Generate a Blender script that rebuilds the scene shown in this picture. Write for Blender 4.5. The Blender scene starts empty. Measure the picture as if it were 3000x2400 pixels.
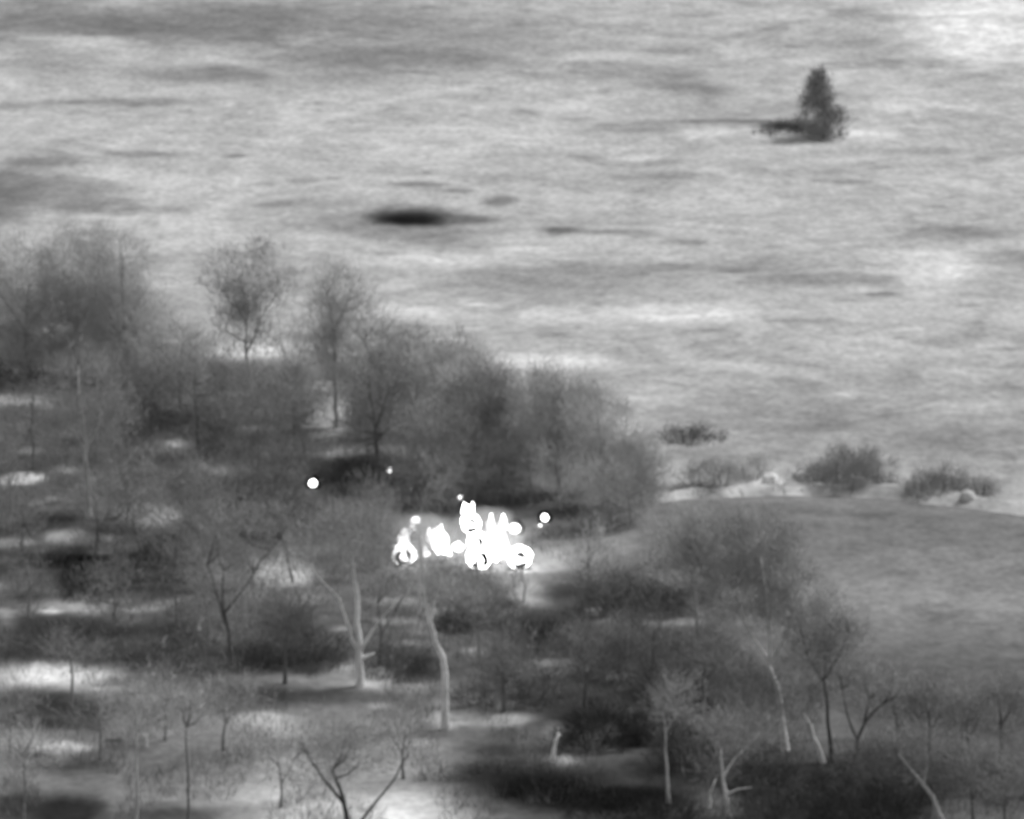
import bpy, math, random
import numpy as np
from mathutils import Vector, noise

random.seed(7); RNG = np.random.default_rng(7)
S = bpy.context.scene
COL = S.collection
R = math.radians

# ------------------------------------------------------------ camera, world, sun, exposure
CAM_H, PITCH, LENS, SENSOR = 100.0, R(12.5), 254.0, 36.0
PW, PH = 2156.0, 1725.0                       # reading grid used for all positions below
cam_d = bpy.data.cameras.new("camera"); cam = bpy.data.objects.new("camera", cam_d); COL.objects.link(cam)
cam.location = (0, 0, CAM_H); cam.rotation_euler = (math.pi/2 - PITCH, 0, 0)
cam_d.lens = LENS; cam_d.sensor_width = SENSOR; cam_d.sensor_fit = 'HORIZONTAL'
cam_d.clip_start = 1.0; cam_d.clip_end = 20000
cam_d.dof.use_dof = True; cam_d.dof.focus_distance = 60.0; cam_d.dof.aperture_fstop = 6.2
S.camera = cam

SUN_EL, SUN_AZ = R(50), R(60)
w = bpy.data.worlds.new("World"); S.world = w; w.use_nodes = True
nt = w.node_tree; bg = nt.nodes["Background"]
sky = nt.nodes.new("ShaderNodeTexSky"); sky.sky_type = 'NISHITA'; sky.sun_disc = False
sky.sun_elevation = SUN_EL; sky.sun_rotation = SUN_AZ
bw = nt.nodes.new("ShaderNodeRGBToBW")        # a monochrome sensor: the sky's light carries no hue
nt.links.new(sky.outputs[0], bw.inputs[0]); nt.links.new(bw.outputs[0], bg.inputs[0]); bg.inputs[1].default_value = 0.15
sl = bpy.data.lights.new("sun", 'SUN'); sl.energy = 2.0; sl.angle = R(16); sl.color = (1, 1, 1)
sun = bpy.data.objects.new("sun", sl); COL.objects.link(sun)
sd = Vector((math.sin(SUN_AZ)*math.cos(SUN_EL), math.cos(SUN_AZ)*math.cos(SUN_EL), math.sin(SUN_EL)))
sun.rotation_euler = sd.to_track_quat('Z', 'Y').to_euler()
S.view_settings.view_transform = 'Standard'; S.view_settings.look = 'None'
S.view_settings.exposure = 0.35; S.view_settings.gamma = 1.0

# ------------------------------------------------------------ helpers
def lin(g):
    g = np.clip(np.asarray(g, float)/255.0, 0, 1)
    return np.where(g <= .04045, g/12.92, ((g+.055)/1.055)**2.4)
ALB = 0.80                                    # reflectance of a tone of 255
def alb(g): return float(lin(g))*ALB

FW = np.array([0, math.cos(PITCH), -math.sin(PITCH)]); UP = np.array([0, math.sin(PITCH), math.cos(PITCH)])
def ray(X, Y):
    u = (X/PW-.5)*SENSOR/LENS; v = (.5-Y/PH)*(SENSOR*PH/PW)/LENS
    return np.array([u, 0, 0]) + FW + UP*v
def smooth(t):
    t = min(1, max(0, t)); return t*t*(3-2*t)
def flat(X, Y, z=0.0):
    d = ray(X, Y); t = (z-CAM_H)/d[2]; return d*t + np.array([0, 0, CAM_H])
def height(x, y):
    h = .55*noise.noise(Vector((x*.022, y*.022, 3.1))) + .22*noise.noise(Vector((x*.11, y*.09, 7.7)))
    h += .07*noise.noise(Vector((x*.55, y*.42, 1.3)))
    return h
def at(X, Y):
    z = 0.0
    for _ in range(4):
        p = flat(X, Y, z); z = height(p[0], p[1])
    return np.array([p[0], p[1], z])
def on_plane(X, Y, yw):                        # point seen at X,Y standing over distance yw
    d = ray(X, Y); t = yw/d[1]; return d*t + np.array([0, 0, CAM_H])
def mpp(yw):                                   # metres per reading-grid pixel at distance yw
    return SENSOR/LENS/PW*yw*1.02

def tag(o, label=None, cat=None, group=None, kind=None):
    if label: o['label'] = label
    if cat: o['category'] = cat
    if group: o['group'] = group
    if kind: o['kind'] = kind
    return o
def empty(name, loc):
    o = bpy.data.objects.new(name, None); o.location = loc; o.empty_display_size = .3; COL.objects.link(o); return o
def mesh_obj(name, V, F, mat, parent=None, smooth_sh=False, loc=None):
    V = np.asarray(V, np.float32).reshape(-1, 3)
    me = bpy.data.meshes.new(name)
    if isinstance(F, np.ndarray):
        n, k = F.shape
        me.vertices.add(len(V)); me.vertices.foreach_set('co', V.ravel())
        me.loops.add(n*k); me.loops.foreach_set('vertex_index', F.astype(np.int32).ravel())
        me.polygons.add(n); me.polygons.foreach_set('loop_start', np.arange(0, n*k, k, dtype=np.int32))
        me.update(calc_edges=True)
    else:
        me.from_pydata(V.tolist(), [], F)
    if smooth_sh: me.polygons.foreach_set('use_smooth', [True]*len(me.polygons))
    me.validate(); me.materials.append(mat)
    o = bpy.data.objects.new(name, me); COL.objects.link(o)
    if parent: o.parent = parent
    if loc is not None: o.location = loc
    return o

class Geo:
    """collects tapered tubes and blades, triangles only"""
    def __init__(s): s.V = []; s.F = []; s.n = 0
    def add(s, V, F):
        s.V.append(np.asarray(V, float)); s.F.append(np.asarray(F, int)+s.n); s.n += len(V)
    def tube(s, pts, rad, k=6):
        pts = np.asarray(pts, float); m = len(pts); V = []
        for i in range(m):
            a = pts[max(0, i-1)]; b = pts[min(m-1, i+1)]; d = b-a; d /= (np.linalg.norm(d)+1e-9)
            x = np.cross(d, [0.3, 1, .2]); x /= (np.linalg.norm(x)+1e-9); y = np.cross(d, x)
            for j in range(k):
                t = 2*math.pi*j/k; V.append(pts[i]+rad[i]*(math.cos(t)*x+math.sin(t)*y))
        F = []
        for i in range(m-1):
            for j in range(k):
                a, b = i*k+j, i*k+(j+1) % k; c, d = a+k, b+k
                F += [(a, b, d), (a, d, c)]
        for j in range(1, k-1): F.append(((m-1)*k, (m-1)*k+j, (m-1)*k+j+1))
        s.add(V, F)
    def blades(s, P, D, Wd, W):
        n = len(P); V = np.empty((n*3, 3)); V[0::3] = P-Wd*W[:, None]/2; V[1::3] = P+Wd*W[:, None]/2; V[2::3] = P+D
        s.add(V, np.arange(n*3).reshape(-1, 3))
    def build(s, name, mat, parent=None):
        return mesh_obj(name, np.concatenate(s.V), np.concatenate(s.F), mat, parent)

# ------------------------------------------------------------ materials
_m = {}
def mat_noise(name, g, var=.25, scale=1.5, fine=12.0, rough=.95, bump=0.0):
    """diffuse grey with two octaves of its own mottling"""
    key = (name, g)
    if key in _m: return _m[key]
    m = bpy.data.materials.new(name); m.use_nodes = True; t = m.node_tree; b = t.nodes['Principled BSDF']
    b.inputs['Roughness'].default_value = rough; b.inputs['Specular IOR Level'].default_value = .15
    tc = t.nodes.new('ShaderNodeNewGeometry')
    n1 = t.nodes.new('ShaderNodeTexNoise'); n1.inputs['Scale'].default_value = scale; n1.inputs['Detail'].default_value = 4
    n2 = t.nodes.new('ShaderNodeTexNoise'); n2.inputs['Scale'].default_value = fine; n2.inputs['Detail'].default_value = 2
    ad = t.nodes.new('ShaderNodeMath'); ad.operation = 'ADD'
    for n in (n1, n2): t.links.new(tc.outputs['Position'], n.inputs['Vector'])
    t.links.new(n1.outputs[0], ad.inputs[0]); t.links.new(n2.outputs[0], ad.inputs[1])
    mr = t.nodes.new('ShaderNodeMapRange'); mr.inputs[1].default_value = .7; mr.inputs[2].default_value = 1.3
    a = alb(g); mr.inputs[3].default_value = a*(1-var); mr.inputs[4].default_value = a*(1+var)
    t.links.new(ad.outputs[0], mr.inputs[0]); t.links.new(mr.outputs[0], b.inputs['Base Color'])
    _m[key] = m; return m
def mat_emit(name, e):
    m = bpy.data.materials.new(name); m.use_nodes = True; t = m.node_tree; b = t.nodes['Principled BSDF']
    b.inputs['Base Color'].default_value = (.8, .8, .8, 1); b.inputs['Roughness'].default_value = 1
    b.inputs['Emission Color'].default_value = (1, 1, 1, 1)
    g = t.nodes.new('ShaderNodeNewGeometry'); n = t.nodes.new('ShaderNodeTexNoise'); n.inputs['Scale'].default_value = 2.2
    t.links.new(g.outputs['Position'], n.inputs['Vector'])
    mr = t.nodes.new('ShaderNodeMapRange'); mr.inputs[1].default_value = .35; mr.inputs[2].default_value = .65
    mr.inputs[3].default_value = e*.6; mr.inputs[4].default_value = e*1.3
    t.links.new(n.outputs[0], mr.inputs[0]); t.links.new(mr.outputs[0], b.inputs['Emission Strength']); return m

def mat_ground(name, attr=True, base=120):
    m = bpy.data.materials.new(name); m.use_nodes = True; t = m.node_tree; b = t.nodes['Principled BSDF']
    b.inputs['Roughness'].default_value = 1; b.inputs['Specular IOR Level'].default_value = .05
    at_ = t.nodes.new('ShaderNodeAttribute'); at_.attribute_name = 'soil'
    geo = t.nodes.new('ShaderNodeNewGeometry')
    def nz(scale, det, lo, hi, a, bb, sy=1.0):
        mp = t.nodes.new('ShaderNodeMapping'); mp.inputs['Scale'].default_value = (.6, sy, 1)
        n = t.nodes.new('ShaderNodeTexNoise'); n.inputs['Scale'].default_value = scale; n.inputs['Detail'].default_value = det
        n.inputs['Roughness'].default_value = .6; n.inputs['Distortion'].default_value = 1.1 if scale < .5 else 0
        r = t.nodes.new('ShaderNodeMapRange'); r.inputs[1].default_value = lo; r.inputs[2].default_value = hi
        r.inputs[3].default_value = a; r.inputs[4].default_value = bb
        t.links.new(geo.outputs['Position'], mp.inputs[0]); t.links.new(mp.outputs[0], n.inputs['Vector'])
        t.links.new(n.outputs[0], r.inputs[0]); return r
    a = nz(.14, 5, .3, .7, .74, 1.24, .55); c = nz(.8, 5, .3, .7, .84, 1.16, .5); d = nz(3.2, 4, .28, .72, .78, 1.22, .35)
    e = nz(.30, 4, .28, .42, .74, 1.0, .6)
    prev = at_.outputs['Fac']
    for q in (a, c, d, e):
        mu = t.nodes.new('ShaderNodeMath'); mu.operation = 'MULTIPLY'
        t.links.new(prev, mu.inputs[0]); t.links.new(q.outputs[0], mu.inputs[1]); prev = mu.outputs[0]
    t.links.new(prev, b.inputs['Base Color'])
    bu = t.nodes.new('ShaderNodeBump'); bu.inputs['Strength'].default_value = .5; bu.inputs['Distance'].default_value = .25
    t.links.new(c.outputs[0], bu.inputs['Height']); t.links.new(bu.outputs[0], b.inputs['Normal'])
    return m

# ------------------------------------------------------------ ground: soil tones, each patch at its own place
#  (x, y, rx, ry, tone, strength)
PATCH = [
 # far open ground
 (380,45,720,52,138,.9),(850,120,260,26,142,.85),(330,70,200,30,130,.5),(1120,90,160,20,160,.6),
 (150,92,95,13,200,1),(60,100,60,12,150,.5),(20,218,40,9,145,.5),(90,212,60,5,160,.3),(300,213,130,11,150,.7),
 (290,325,70,6,135,.7),(160,300,60,5,150,.5),(0,420,70,55,118,.8),(130,410,150,30,148,.6),(2080,60,170,70,236,.95),
 (1830,40,60,45,172,.5),(1450,60,200,30,200,.4),(880,452,95,20,78,.65),(868,457,72,15,20,.72),(860,459,48,8,3,.75),(985,458,60,9,110,.8),(960,485,40,8,150,.7),
 (890,388,55,5,140,.9),(965,400,30,4,140,.8),(1050,420,38,11,135,.85),(1180,484,42,9,122,.9),(1290,488,70,7,132,.85),
 (1345,494,40,9,145,.6),(1450,512,28,5,145,.7),(1110,512,60,5,160,.6),(1220,590,270,36,152,.75),(1060,575,90,14,148,.5),
 (1240,665,25,5,120,.7),(640,382,35,6,145,.6),(560,388,30,5,150,.6),(490,326,26,4,120,.7),(620,300,160,30,205,.5),(800,190,330,30,205,.5),
 (1570,575,90,7,140,.7),(1650,592,60,7,150,.6),(1850,628,45,5,130,.8),(1780,640,40,4,150,.6),(1500,710,30,4,140,.6),
 (1530,733,40,4,140,.6),(1680,690,70,4,150,.6),(1570,258,150,5,130,.75),(1440,262,120,5,160,.5),(1660,272,55,13,70,.9),
 (1560,285,110,13,222,.85),(1840,292,80,12,228,.9),(1950,320,110,7,150,.6),(1700,365,150,8,165,.5),(1400,372,90,9,150,.6),
 (2110,745,30,5,140,.7),(1800,820,300,20,165,.4),(2000,900,400,26,160,.6),(1700,880,250,30,160,.6),(1330,835,60,5,130,.6),(1370,672,260,20,210,.6),
 (1700,740,330,22,205,.5),(1640,440,230,30,205,.4),(1960,520,200,20,206,.4),(2000,950,500,60,138,.45),(1500,880,140,40,150,.4),
 (900,300,300,25,205,.4),(300,250,200,25,200,.4),(1180,640,90,10,150,.4),
 # the bright bank round the mown field and the scrubby strip behind it
 (1500,960,140,16,150,.5),(1620,1010,34,22,235,1),(1335,1078,45,10,215,1),(1410,1058,70,9,215,1),(1650,985,60,14,190,.6),(1420,1000,50,30,175,.7),(1390,1045,60,14,178,.8),
 (1850,1010,60,22,180,.7),(1930,1000,30,20,170,.6),(1760,1025,60,10,195,.7),(1530,1030,40,10,190,.6),(1560,950,60,10,175,.5),(2100,1070,90,9,205,.8),(2040,1020,90,14,110,.5),
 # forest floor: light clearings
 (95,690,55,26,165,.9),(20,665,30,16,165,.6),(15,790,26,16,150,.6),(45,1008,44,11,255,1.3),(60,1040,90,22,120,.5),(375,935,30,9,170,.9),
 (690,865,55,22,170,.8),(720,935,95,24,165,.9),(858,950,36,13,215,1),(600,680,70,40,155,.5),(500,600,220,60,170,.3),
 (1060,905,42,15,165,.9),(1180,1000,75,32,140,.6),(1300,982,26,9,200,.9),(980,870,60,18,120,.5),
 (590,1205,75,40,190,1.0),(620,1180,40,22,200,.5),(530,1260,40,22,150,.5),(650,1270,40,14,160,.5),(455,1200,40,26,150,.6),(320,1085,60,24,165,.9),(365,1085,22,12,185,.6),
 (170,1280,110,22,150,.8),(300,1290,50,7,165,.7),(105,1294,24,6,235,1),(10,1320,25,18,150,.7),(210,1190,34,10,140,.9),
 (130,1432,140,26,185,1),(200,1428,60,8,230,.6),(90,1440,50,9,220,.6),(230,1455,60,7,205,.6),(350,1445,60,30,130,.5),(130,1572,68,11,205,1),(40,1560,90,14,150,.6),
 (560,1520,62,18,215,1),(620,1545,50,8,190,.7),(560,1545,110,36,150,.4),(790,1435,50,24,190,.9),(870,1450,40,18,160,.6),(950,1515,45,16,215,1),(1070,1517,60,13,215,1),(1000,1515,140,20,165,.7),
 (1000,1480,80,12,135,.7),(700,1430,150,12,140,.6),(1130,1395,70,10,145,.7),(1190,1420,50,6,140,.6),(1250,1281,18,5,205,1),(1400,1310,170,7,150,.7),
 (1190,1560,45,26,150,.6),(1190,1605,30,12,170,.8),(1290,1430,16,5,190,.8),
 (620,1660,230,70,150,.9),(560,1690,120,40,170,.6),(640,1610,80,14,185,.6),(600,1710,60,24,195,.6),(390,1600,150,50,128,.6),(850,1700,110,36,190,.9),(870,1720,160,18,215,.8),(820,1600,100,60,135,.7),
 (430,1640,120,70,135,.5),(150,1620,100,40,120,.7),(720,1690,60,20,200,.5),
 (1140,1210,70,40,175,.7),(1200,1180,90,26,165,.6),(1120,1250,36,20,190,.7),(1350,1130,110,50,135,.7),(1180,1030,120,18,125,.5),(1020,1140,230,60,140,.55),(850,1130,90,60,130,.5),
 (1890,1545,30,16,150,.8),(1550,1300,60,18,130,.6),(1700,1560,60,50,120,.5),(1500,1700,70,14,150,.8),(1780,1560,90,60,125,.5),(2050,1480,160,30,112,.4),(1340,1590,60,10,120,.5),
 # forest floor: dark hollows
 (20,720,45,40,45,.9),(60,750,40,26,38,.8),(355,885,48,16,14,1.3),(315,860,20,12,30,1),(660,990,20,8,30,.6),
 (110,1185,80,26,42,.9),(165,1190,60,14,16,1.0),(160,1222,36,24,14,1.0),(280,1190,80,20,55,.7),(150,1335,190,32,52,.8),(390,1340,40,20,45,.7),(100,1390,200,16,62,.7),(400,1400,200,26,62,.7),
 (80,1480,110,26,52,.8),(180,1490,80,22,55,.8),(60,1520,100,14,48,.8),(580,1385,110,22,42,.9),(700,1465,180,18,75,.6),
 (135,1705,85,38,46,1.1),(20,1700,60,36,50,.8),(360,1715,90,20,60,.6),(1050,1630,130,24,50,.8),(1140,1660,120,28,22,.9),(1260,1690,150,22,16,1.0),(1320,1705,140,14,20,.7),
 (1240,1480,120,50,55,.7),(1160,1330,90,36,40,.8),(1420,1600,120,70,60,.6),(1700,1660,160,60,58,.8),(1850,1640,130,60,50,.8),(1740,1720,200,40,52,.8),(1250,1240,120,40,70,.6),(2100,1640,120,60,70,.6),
]
def smoothpoly(pts):
    return np.array(pts, float)
_r = random.Random(11); _fixed = PATCH; PATCH = []
for _ in range(150):                           # scattered damp and dry spots of the open ground
    X = _r.uniform(-30, 2190); Y = _r.uniform(10, 900); rx = _r.choice([18, 30, 45, 80, 130])*_r.uniform(.7, 1.3)
    PATCH.append((X, Y, rx, rx*_r.uniform(.07, .16)*(1+Y/1500), _r.choice([128, 138, 150, 160, 215, 222]), _r.uniform(.35, .75)))
for _ in range(330):                           # and of the wood floor
    X = _r.uniform(-30, 1500); Y = _r.uniform(820, 1725); rx = _r.uniform(7, 52)
    if X > 1150 and Y < 1290: continue
    PATCH.append((X, Y, rx, rx*_r.uniform(.12, .3), _r.choice([48, 60, 135, 150, 165]) if X < 1050 else _r.choice([55, 65, 80, 130]), _r.uniform(.4, .85)))
PATCH += _fixed
# where the wood begins (bases of the rearmost trees)
EDGE_X = [-900, 0, 200, 400, 600, 800, 950, 1100, 1250, 1400, 1450, 1520, 1600, 3000]
EDGE_Y = [560, 590, 620, 720, 780, 850, 900, 960, 1000, 1040, 1090, 1180, 1300, 1500]

_c = []
for (X, Y, rx, ry, g, s) in PATCH:
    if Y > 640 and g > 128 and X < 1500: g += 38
    p = flat(X, Y); k = mpp(p[1])
    dy = abs(flat(X, Y-ry)[1]-flat(X, Y+ry)[1])/2
    _c.append((p[0], p[1], rx*k, dy, float(g), s))
PC = np.array(_c)
def unproject(x, y, z=0):                     # ground point -> reading grid, vectorised
    dz = z-CAM_H; f = y*FW[1]+dz*FW[2]; up = y*UP[1]+dz*UP[2]
    return (x/f*LENS/SENSOR+.5)*PW, (.5-up/f*LENS/(SENSOR*PH/PW))*PH
def soil(x, y):
    """tone of the ground itself at world x, y arrays"""
    wx = np.array([noise.noise(Vector((a*.13, b*.06, 0))) + .5*noise.noise(Vector((a*.4, b*.2, 5))) + .3*noise.noise(Vector((a*1.2, b*.5, 25))) for a, b in zip(x, y)])
    wy = np.array([noise.noise(Vector((a*.13, b*.06, 9))) + .5*noise.noise(Vector((a*.4, b*.2, 15))) + .35*noise.noise(Vector((a*1.2, b*.5, 35))) for a, b in zip(x, y)])
    X, Y = unproject(x, y)
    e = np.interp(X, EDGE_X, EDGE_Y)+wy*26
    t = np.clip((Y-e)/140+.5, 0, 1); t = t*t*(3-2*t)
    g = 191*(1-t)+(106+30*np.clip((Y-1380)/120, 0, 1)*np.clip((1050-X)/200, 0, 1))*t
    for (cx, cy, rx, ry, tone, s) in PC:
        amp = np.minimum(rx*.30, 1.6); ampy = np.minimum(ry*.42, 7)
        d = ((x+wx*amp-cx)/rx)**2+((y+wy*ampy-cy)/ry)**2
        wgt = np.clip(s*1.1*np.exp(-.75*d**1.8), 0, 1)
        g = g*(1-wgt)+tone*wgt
    return lin(np.clip(g, 4, 250))*ALB

def axis(lo, hi, step, far):
    a = list(np.arange(lo, hi+1e-6, step)); s = step; b = a[-1]; c = a[0]; L = []; Rr = []
    while b < far: s *= 1.35; b += s; Rr.append(b)
    s = step
    while c > -far: s *= 1.35; c -= s; L.append(c)
    return np.array(L[::-1]+a+Rr)
gx = axis(-46, 46, .30, 6000); gy = axis(325, 650, .62, 9000)
GX, GY = np.meshgrid(gx, gy); n, mcols = GX.shape
xs, ys = GX.ravel(), GY.ravel()
zs = np.array([height(a, b) if abs(a) < 400 and -100 < b < 1200 else 0.0 for a, b in zip(xs, ys)])
idx = np.arange(n*mcols).reshape(n, mcols)
Fg = np.stack([idx[:-1, :-1], idx[:-1, 1:], idx[1:, 1:], idx[1:, :-1]], -1).reshape(-1, 4)
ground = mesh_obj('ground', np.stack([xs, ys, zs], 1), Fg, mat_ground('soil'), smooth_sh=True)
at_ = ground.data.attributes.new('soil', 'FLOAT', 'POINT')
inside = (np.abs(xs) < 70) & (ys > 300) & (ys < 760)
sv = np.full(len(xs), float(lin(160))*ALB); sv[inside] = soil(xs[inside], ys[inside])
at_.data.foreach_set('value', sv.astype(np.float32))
tag(ground, kind='structure')

# ------------------------------------------------------------ mown field: smooth crown of ground with a curved far edge
FT = [(1240,1150),(1320,1088),(1380,1066),(1440,1053),(1520,1046),(1600,1042),(1700,1040),(1800,1042),(1880,1046),(1960,1054),(2060,1066),(2200,1086),(2420,1120)]
FB = [(1240,1160),(1400,1230),(1500,1320),(1650,1440),(1850,1540),(2200,1640),(2420,1690)]
fx = np.linspace(1240, 2420, 130); rows = 60; V = []; tone = []; fmix = []
for X in fx:
    yt = np.interp(X, [p[0] for p in FT], [p[1] for p in FT])+2.5*noise.noise(Vector((X*.02, 0, 0))); yb = np.interp(X, [p[0] for p in FB], [p[1] for p in FB])
    pt, pb = at(X, yt), at(X, yb)
    for j in range(rows):
        s = j/(rows-1); s2 = s**1.5; p = pt*(1-s2)+pb*s2
        rise = .62*smooth(min(1, s2*9))*(1-.6*s2)*smooth((1-s2)*6)
        V.append((p[0], p[1], height(p[0], p[1])+.006+rise*smooth((X-1240)/160)))
        Xp, Yp = unproject(p[0], p[1])
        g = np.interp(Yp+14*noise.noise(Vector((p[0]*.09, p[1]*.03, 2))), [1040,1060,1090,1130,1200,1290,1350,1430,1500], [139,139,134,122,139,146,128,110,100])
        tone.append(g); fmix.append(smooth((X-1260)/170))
idf = np.arange(len(fx)*rows).reshape(len(fx), rows)
Ff = np.stack([idf[:-1, :-1], idf[:-1, 1:], idf[1:, 1:], idf[1:, :-1]], -1).reshape(-1, 4)
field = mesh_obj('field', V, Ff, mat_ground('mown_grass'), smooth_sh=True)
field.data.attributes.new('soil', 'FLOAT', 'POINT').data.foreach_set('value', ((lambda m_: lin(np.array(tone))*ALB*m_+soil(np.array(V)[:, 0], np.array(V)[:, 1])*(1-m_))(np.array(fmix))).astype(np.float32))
tag(field, kind='structure')

# the pale bank along the field's far edge
g = []; Vb = []
bank_pts = [(1285,1108),(1320,1080),(1380,1059),(1440,1048),(1520,1040),(1600,1036),(1700,1034),(1800,1036),(1880,1040),(1960,1048),(2060,1061),(2200,1081),(2420,1115)]
bx = np.linspace(0, len(bank_pts)-1, 220)
BX = np.interp(bx, range(len(bank_pts)), [p[0] for p in bank_pts]); BY = np.interp(bx, range(len(bank_pts)), [p[1] for p in bank_pts])
cen = [at(a, b+1.5*noise.noise(Vector((a*.03, 4, 4)))) for a, b in zip(BX, BY)]; prof = [(-1, 0), (-.6, .4), (-.2, .85), (.15, 1), (.55, .6), (1, 0)]
for i, p in enumerate(cen):
    a, b = cen[max(0, i-1)], cen[min(len(cen)-1, i+1)]; t = (b-a)[:2]; t /= np.linalg.norm(t); nrm = np.array([-t[1], t[0]])
    wd = (1.5+.8*noise.noise(Vector((p[0]*.3, p[1]*.2, 0))))*float(np.interp(BX[i], [1285, 1320, 1360, 1480], [.05, .4, .8, 1])); hh = .40+.22*noise.noise(Vector((p[0]*.5, p[1]*.4, 8)))
    for (u, v) in prof:
        q = p[:2]+nrm*u*wd*1.15; Vb.append((q[0], q[1], height(q[0], q[1])+.012+hh*v-(.06 if v == 0 else 0)))
ib = np.arange(len(cen)*6).reshape(len(cen), 6)
Fb = np.stack([ib[:-1, :-1], ib[:-1, 1:], ib[1:, 1:], ib[1:, :-1]], -1).reshape(-1, 4)
bank = mesh_obj('bank', Vb, Fb, mat_ground('pale_bank'), smooth_sh=True)
bank.data.attributes.new('soil', 'FLOAT', 'POINT').data.foreach_set('value', (lin(np.array([200+70*noise.noise(Vector((v[0]*.45, v[1]*.3, 6))) for v in Vb]))*ALB).astype(np.float32))
tag(bank, kind='structure')

# ------------------------------------------------------------ trees and bushes
def M_twig(g): return mat_noise('twigs', g, .35, .8, 6)
def M_bark(g): return mat_noise('bark', g, .35, 1.2, 7)

def grow(nodes, parents, radii, targets, r0, geo, wob=.15):
    """join every target to the nearest earlier node by a thin, slightly bent bough"""
    P = [np.array(q) for q in nodes]
    for tgt in targets:
        A = np.array(P); d = np.linalg.norm(A-tgt, axis=1)+np.maximum(0, A[:, 2]-tgt[2])*1.2
        j = int(np.argmin(d)); a = P[j]; L = np.linalg.norm(tgt-a)
        if L < .05: continue
        mid = (a+tgt)/2+RNG.normal(0, wob*L*.5, 3); r = r0*(.35+.65*min(1, L/3))
        geo.tube([a, mid, tgt], [r, r*.7, r*.35], 3); P += [mid, tgt]
    return np.array(P)
def spray(geo, tips, centre, count, length, width, up=.5, keep=None):
    """fine twigs fanning from bough ends"""
    i = RNG.integers(0, len(tips), count); p = tips[i]+RNG.normal(0, keep or .22, (count, 3))
    out = p-centre; out /= (np.linalg.norm(out, axis=1)[:, None]+1e-6)
    d = RNG.normal(0, .75, (count, 3))+out*.7+np.array([0, 0, up]); d /= np.linalg.norm(d, axis=1)[:, None]
    L = length*RNG.uniform(.4, 1.3, count)
    wd = np.cross(d, RNG.normal(0, 1, (count, 3))); wd /= (np.linalg.norm(wd, axis=1)[:, None]+1e-9)
    geo.blades(p, d*L[:, None], wd, width*RNG.uniform(.6, 1.4, count))

def tree(name, label, group, base, stems, crowns, tone=100, bark=110, r=.16, dens=1.0, cat='tree', tw=.024):
    """base (X,Y); stems: polylines of reading-grid points (first starts at the base); crowns: (X,Y,rx,ry)"""
    b = at(*base); yw = b[1]; k = mpp(yw)
    root = empty(name, b.tolist()); tag(root, label, cat, group)
    tg = Geo(); nodes = []
    for si, st in enumerate(stems):
        pts = [on_plane(X, Y, yw)-b for X, Y in st]
        if si == 0: pts[0] = np.array([0, 0, -.15])
        dep = RNG.normal(0, .35)
        n_ = len(pts); out = [pts[0]]
        for i in range(1, n_):
            seg = pts[i]-pts[i-1]; m_ = max(2, int(np.linalg.norm(seg)/.7))
            for q in range(1, m_+1):
                z = pts[i-1]+seg*q/m_; s = (i-1+q/m_)/(n_-1)
                off = np.array([RNG.normal(0, .035), dep*s*np.linalg.norm(pts[-1]-pts[0])*.35, 0]) if si else np.array([RNG.normal(0, .03), RNG.normal(0, .05), 0])
                out.append(z+off)
        m_ = len(out); ra = r if si == 0 else r*(.55 if si < 4 else .26)
        rad = [max(.03, ra*(1-.68*i/(m_-1))*(1.35 if (i == 0 and si == 0) else 1)) for i in range(m_)]
        if si: out[0] = pts[0] + (np.array([0, 0, 0]))
        tg.tube(out, rad, 7 if si == 0 else 5); nodes += out[len(out)//2 if si == 0 else 1:]
    for (X, Y, rx, ry) in crowns:              # lesser limbs reaching into the crown
        for q in range(3 if bark < 180 else 0):
            e_ = on_plane(X+random.uniform(-.75, .75)*rx, Y-random.uniform(-.3, .8)*ry, yw)-b; e_[1] += random.uniform(-.5, .5)*rx*k
            A = np.array(nodes); d_ = np.linalg.norm(A-e_, axis=1)+np.maximum(0, A[:, 2]-e_[2]+.5)*2; j = int(np.argmin(d_)); a0 = A[j]
            mid = (a0+e_)/2+np.array([random.uniform(-.15, .15), 0, -.12*np.linalg.norm(e_-a0)]); tg.tube([a0, mid, e_], [.055, .04, .018], 4)
    tg.build('trunk', M_bark(bark), root)
    if crowns:
        cg = Geo(); allt = []; cs = []
        for (X, Y, rx, ry) in crowns:
            c = on_plane(X, Y, yw)-b; a_, c_ = rx*k, ry*k
            nn = int(34*dens*(a_*a_*c_)**.5)+16
            d = RNG.normal(0, 1, (nn, 3)); d /= np.linalg.norm(d, axis=1)[:, None]
            rr = RNG.uniform(.15, 1, nn)**.45
            lump = np.array([1+.28*noise.noise(Vector(v*2.0+c)) for v in d])
            pts = c+d*np.array([a_, a_*.85, c_])*(rr*lump)[:, None]
            pts[:, 2] = np.maximum(pts[:, 2], .1)
            allt.append(pts); cs.append((c, a_, c_, nn))
        T = np.concatenate(allt); ref = np.array(nodes).mean(0); T = T[np.argsort(np.linalg.norm(T-np.array(nodes)[-1], axis=1))]
        grow(nodes, None, None, T, .035, cg)
        for (c, a_, c_, nn), pts in zip(cs, allt):
            area = math.pi*a_*c_; cnt = int(area*330*dens)
            spray(cg, pts, c-np.array([0, 0, c_]), cnt, .75, tw, .45, .38)
        cg.build('crown', M_twig(tone), root)
    return root

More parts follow.
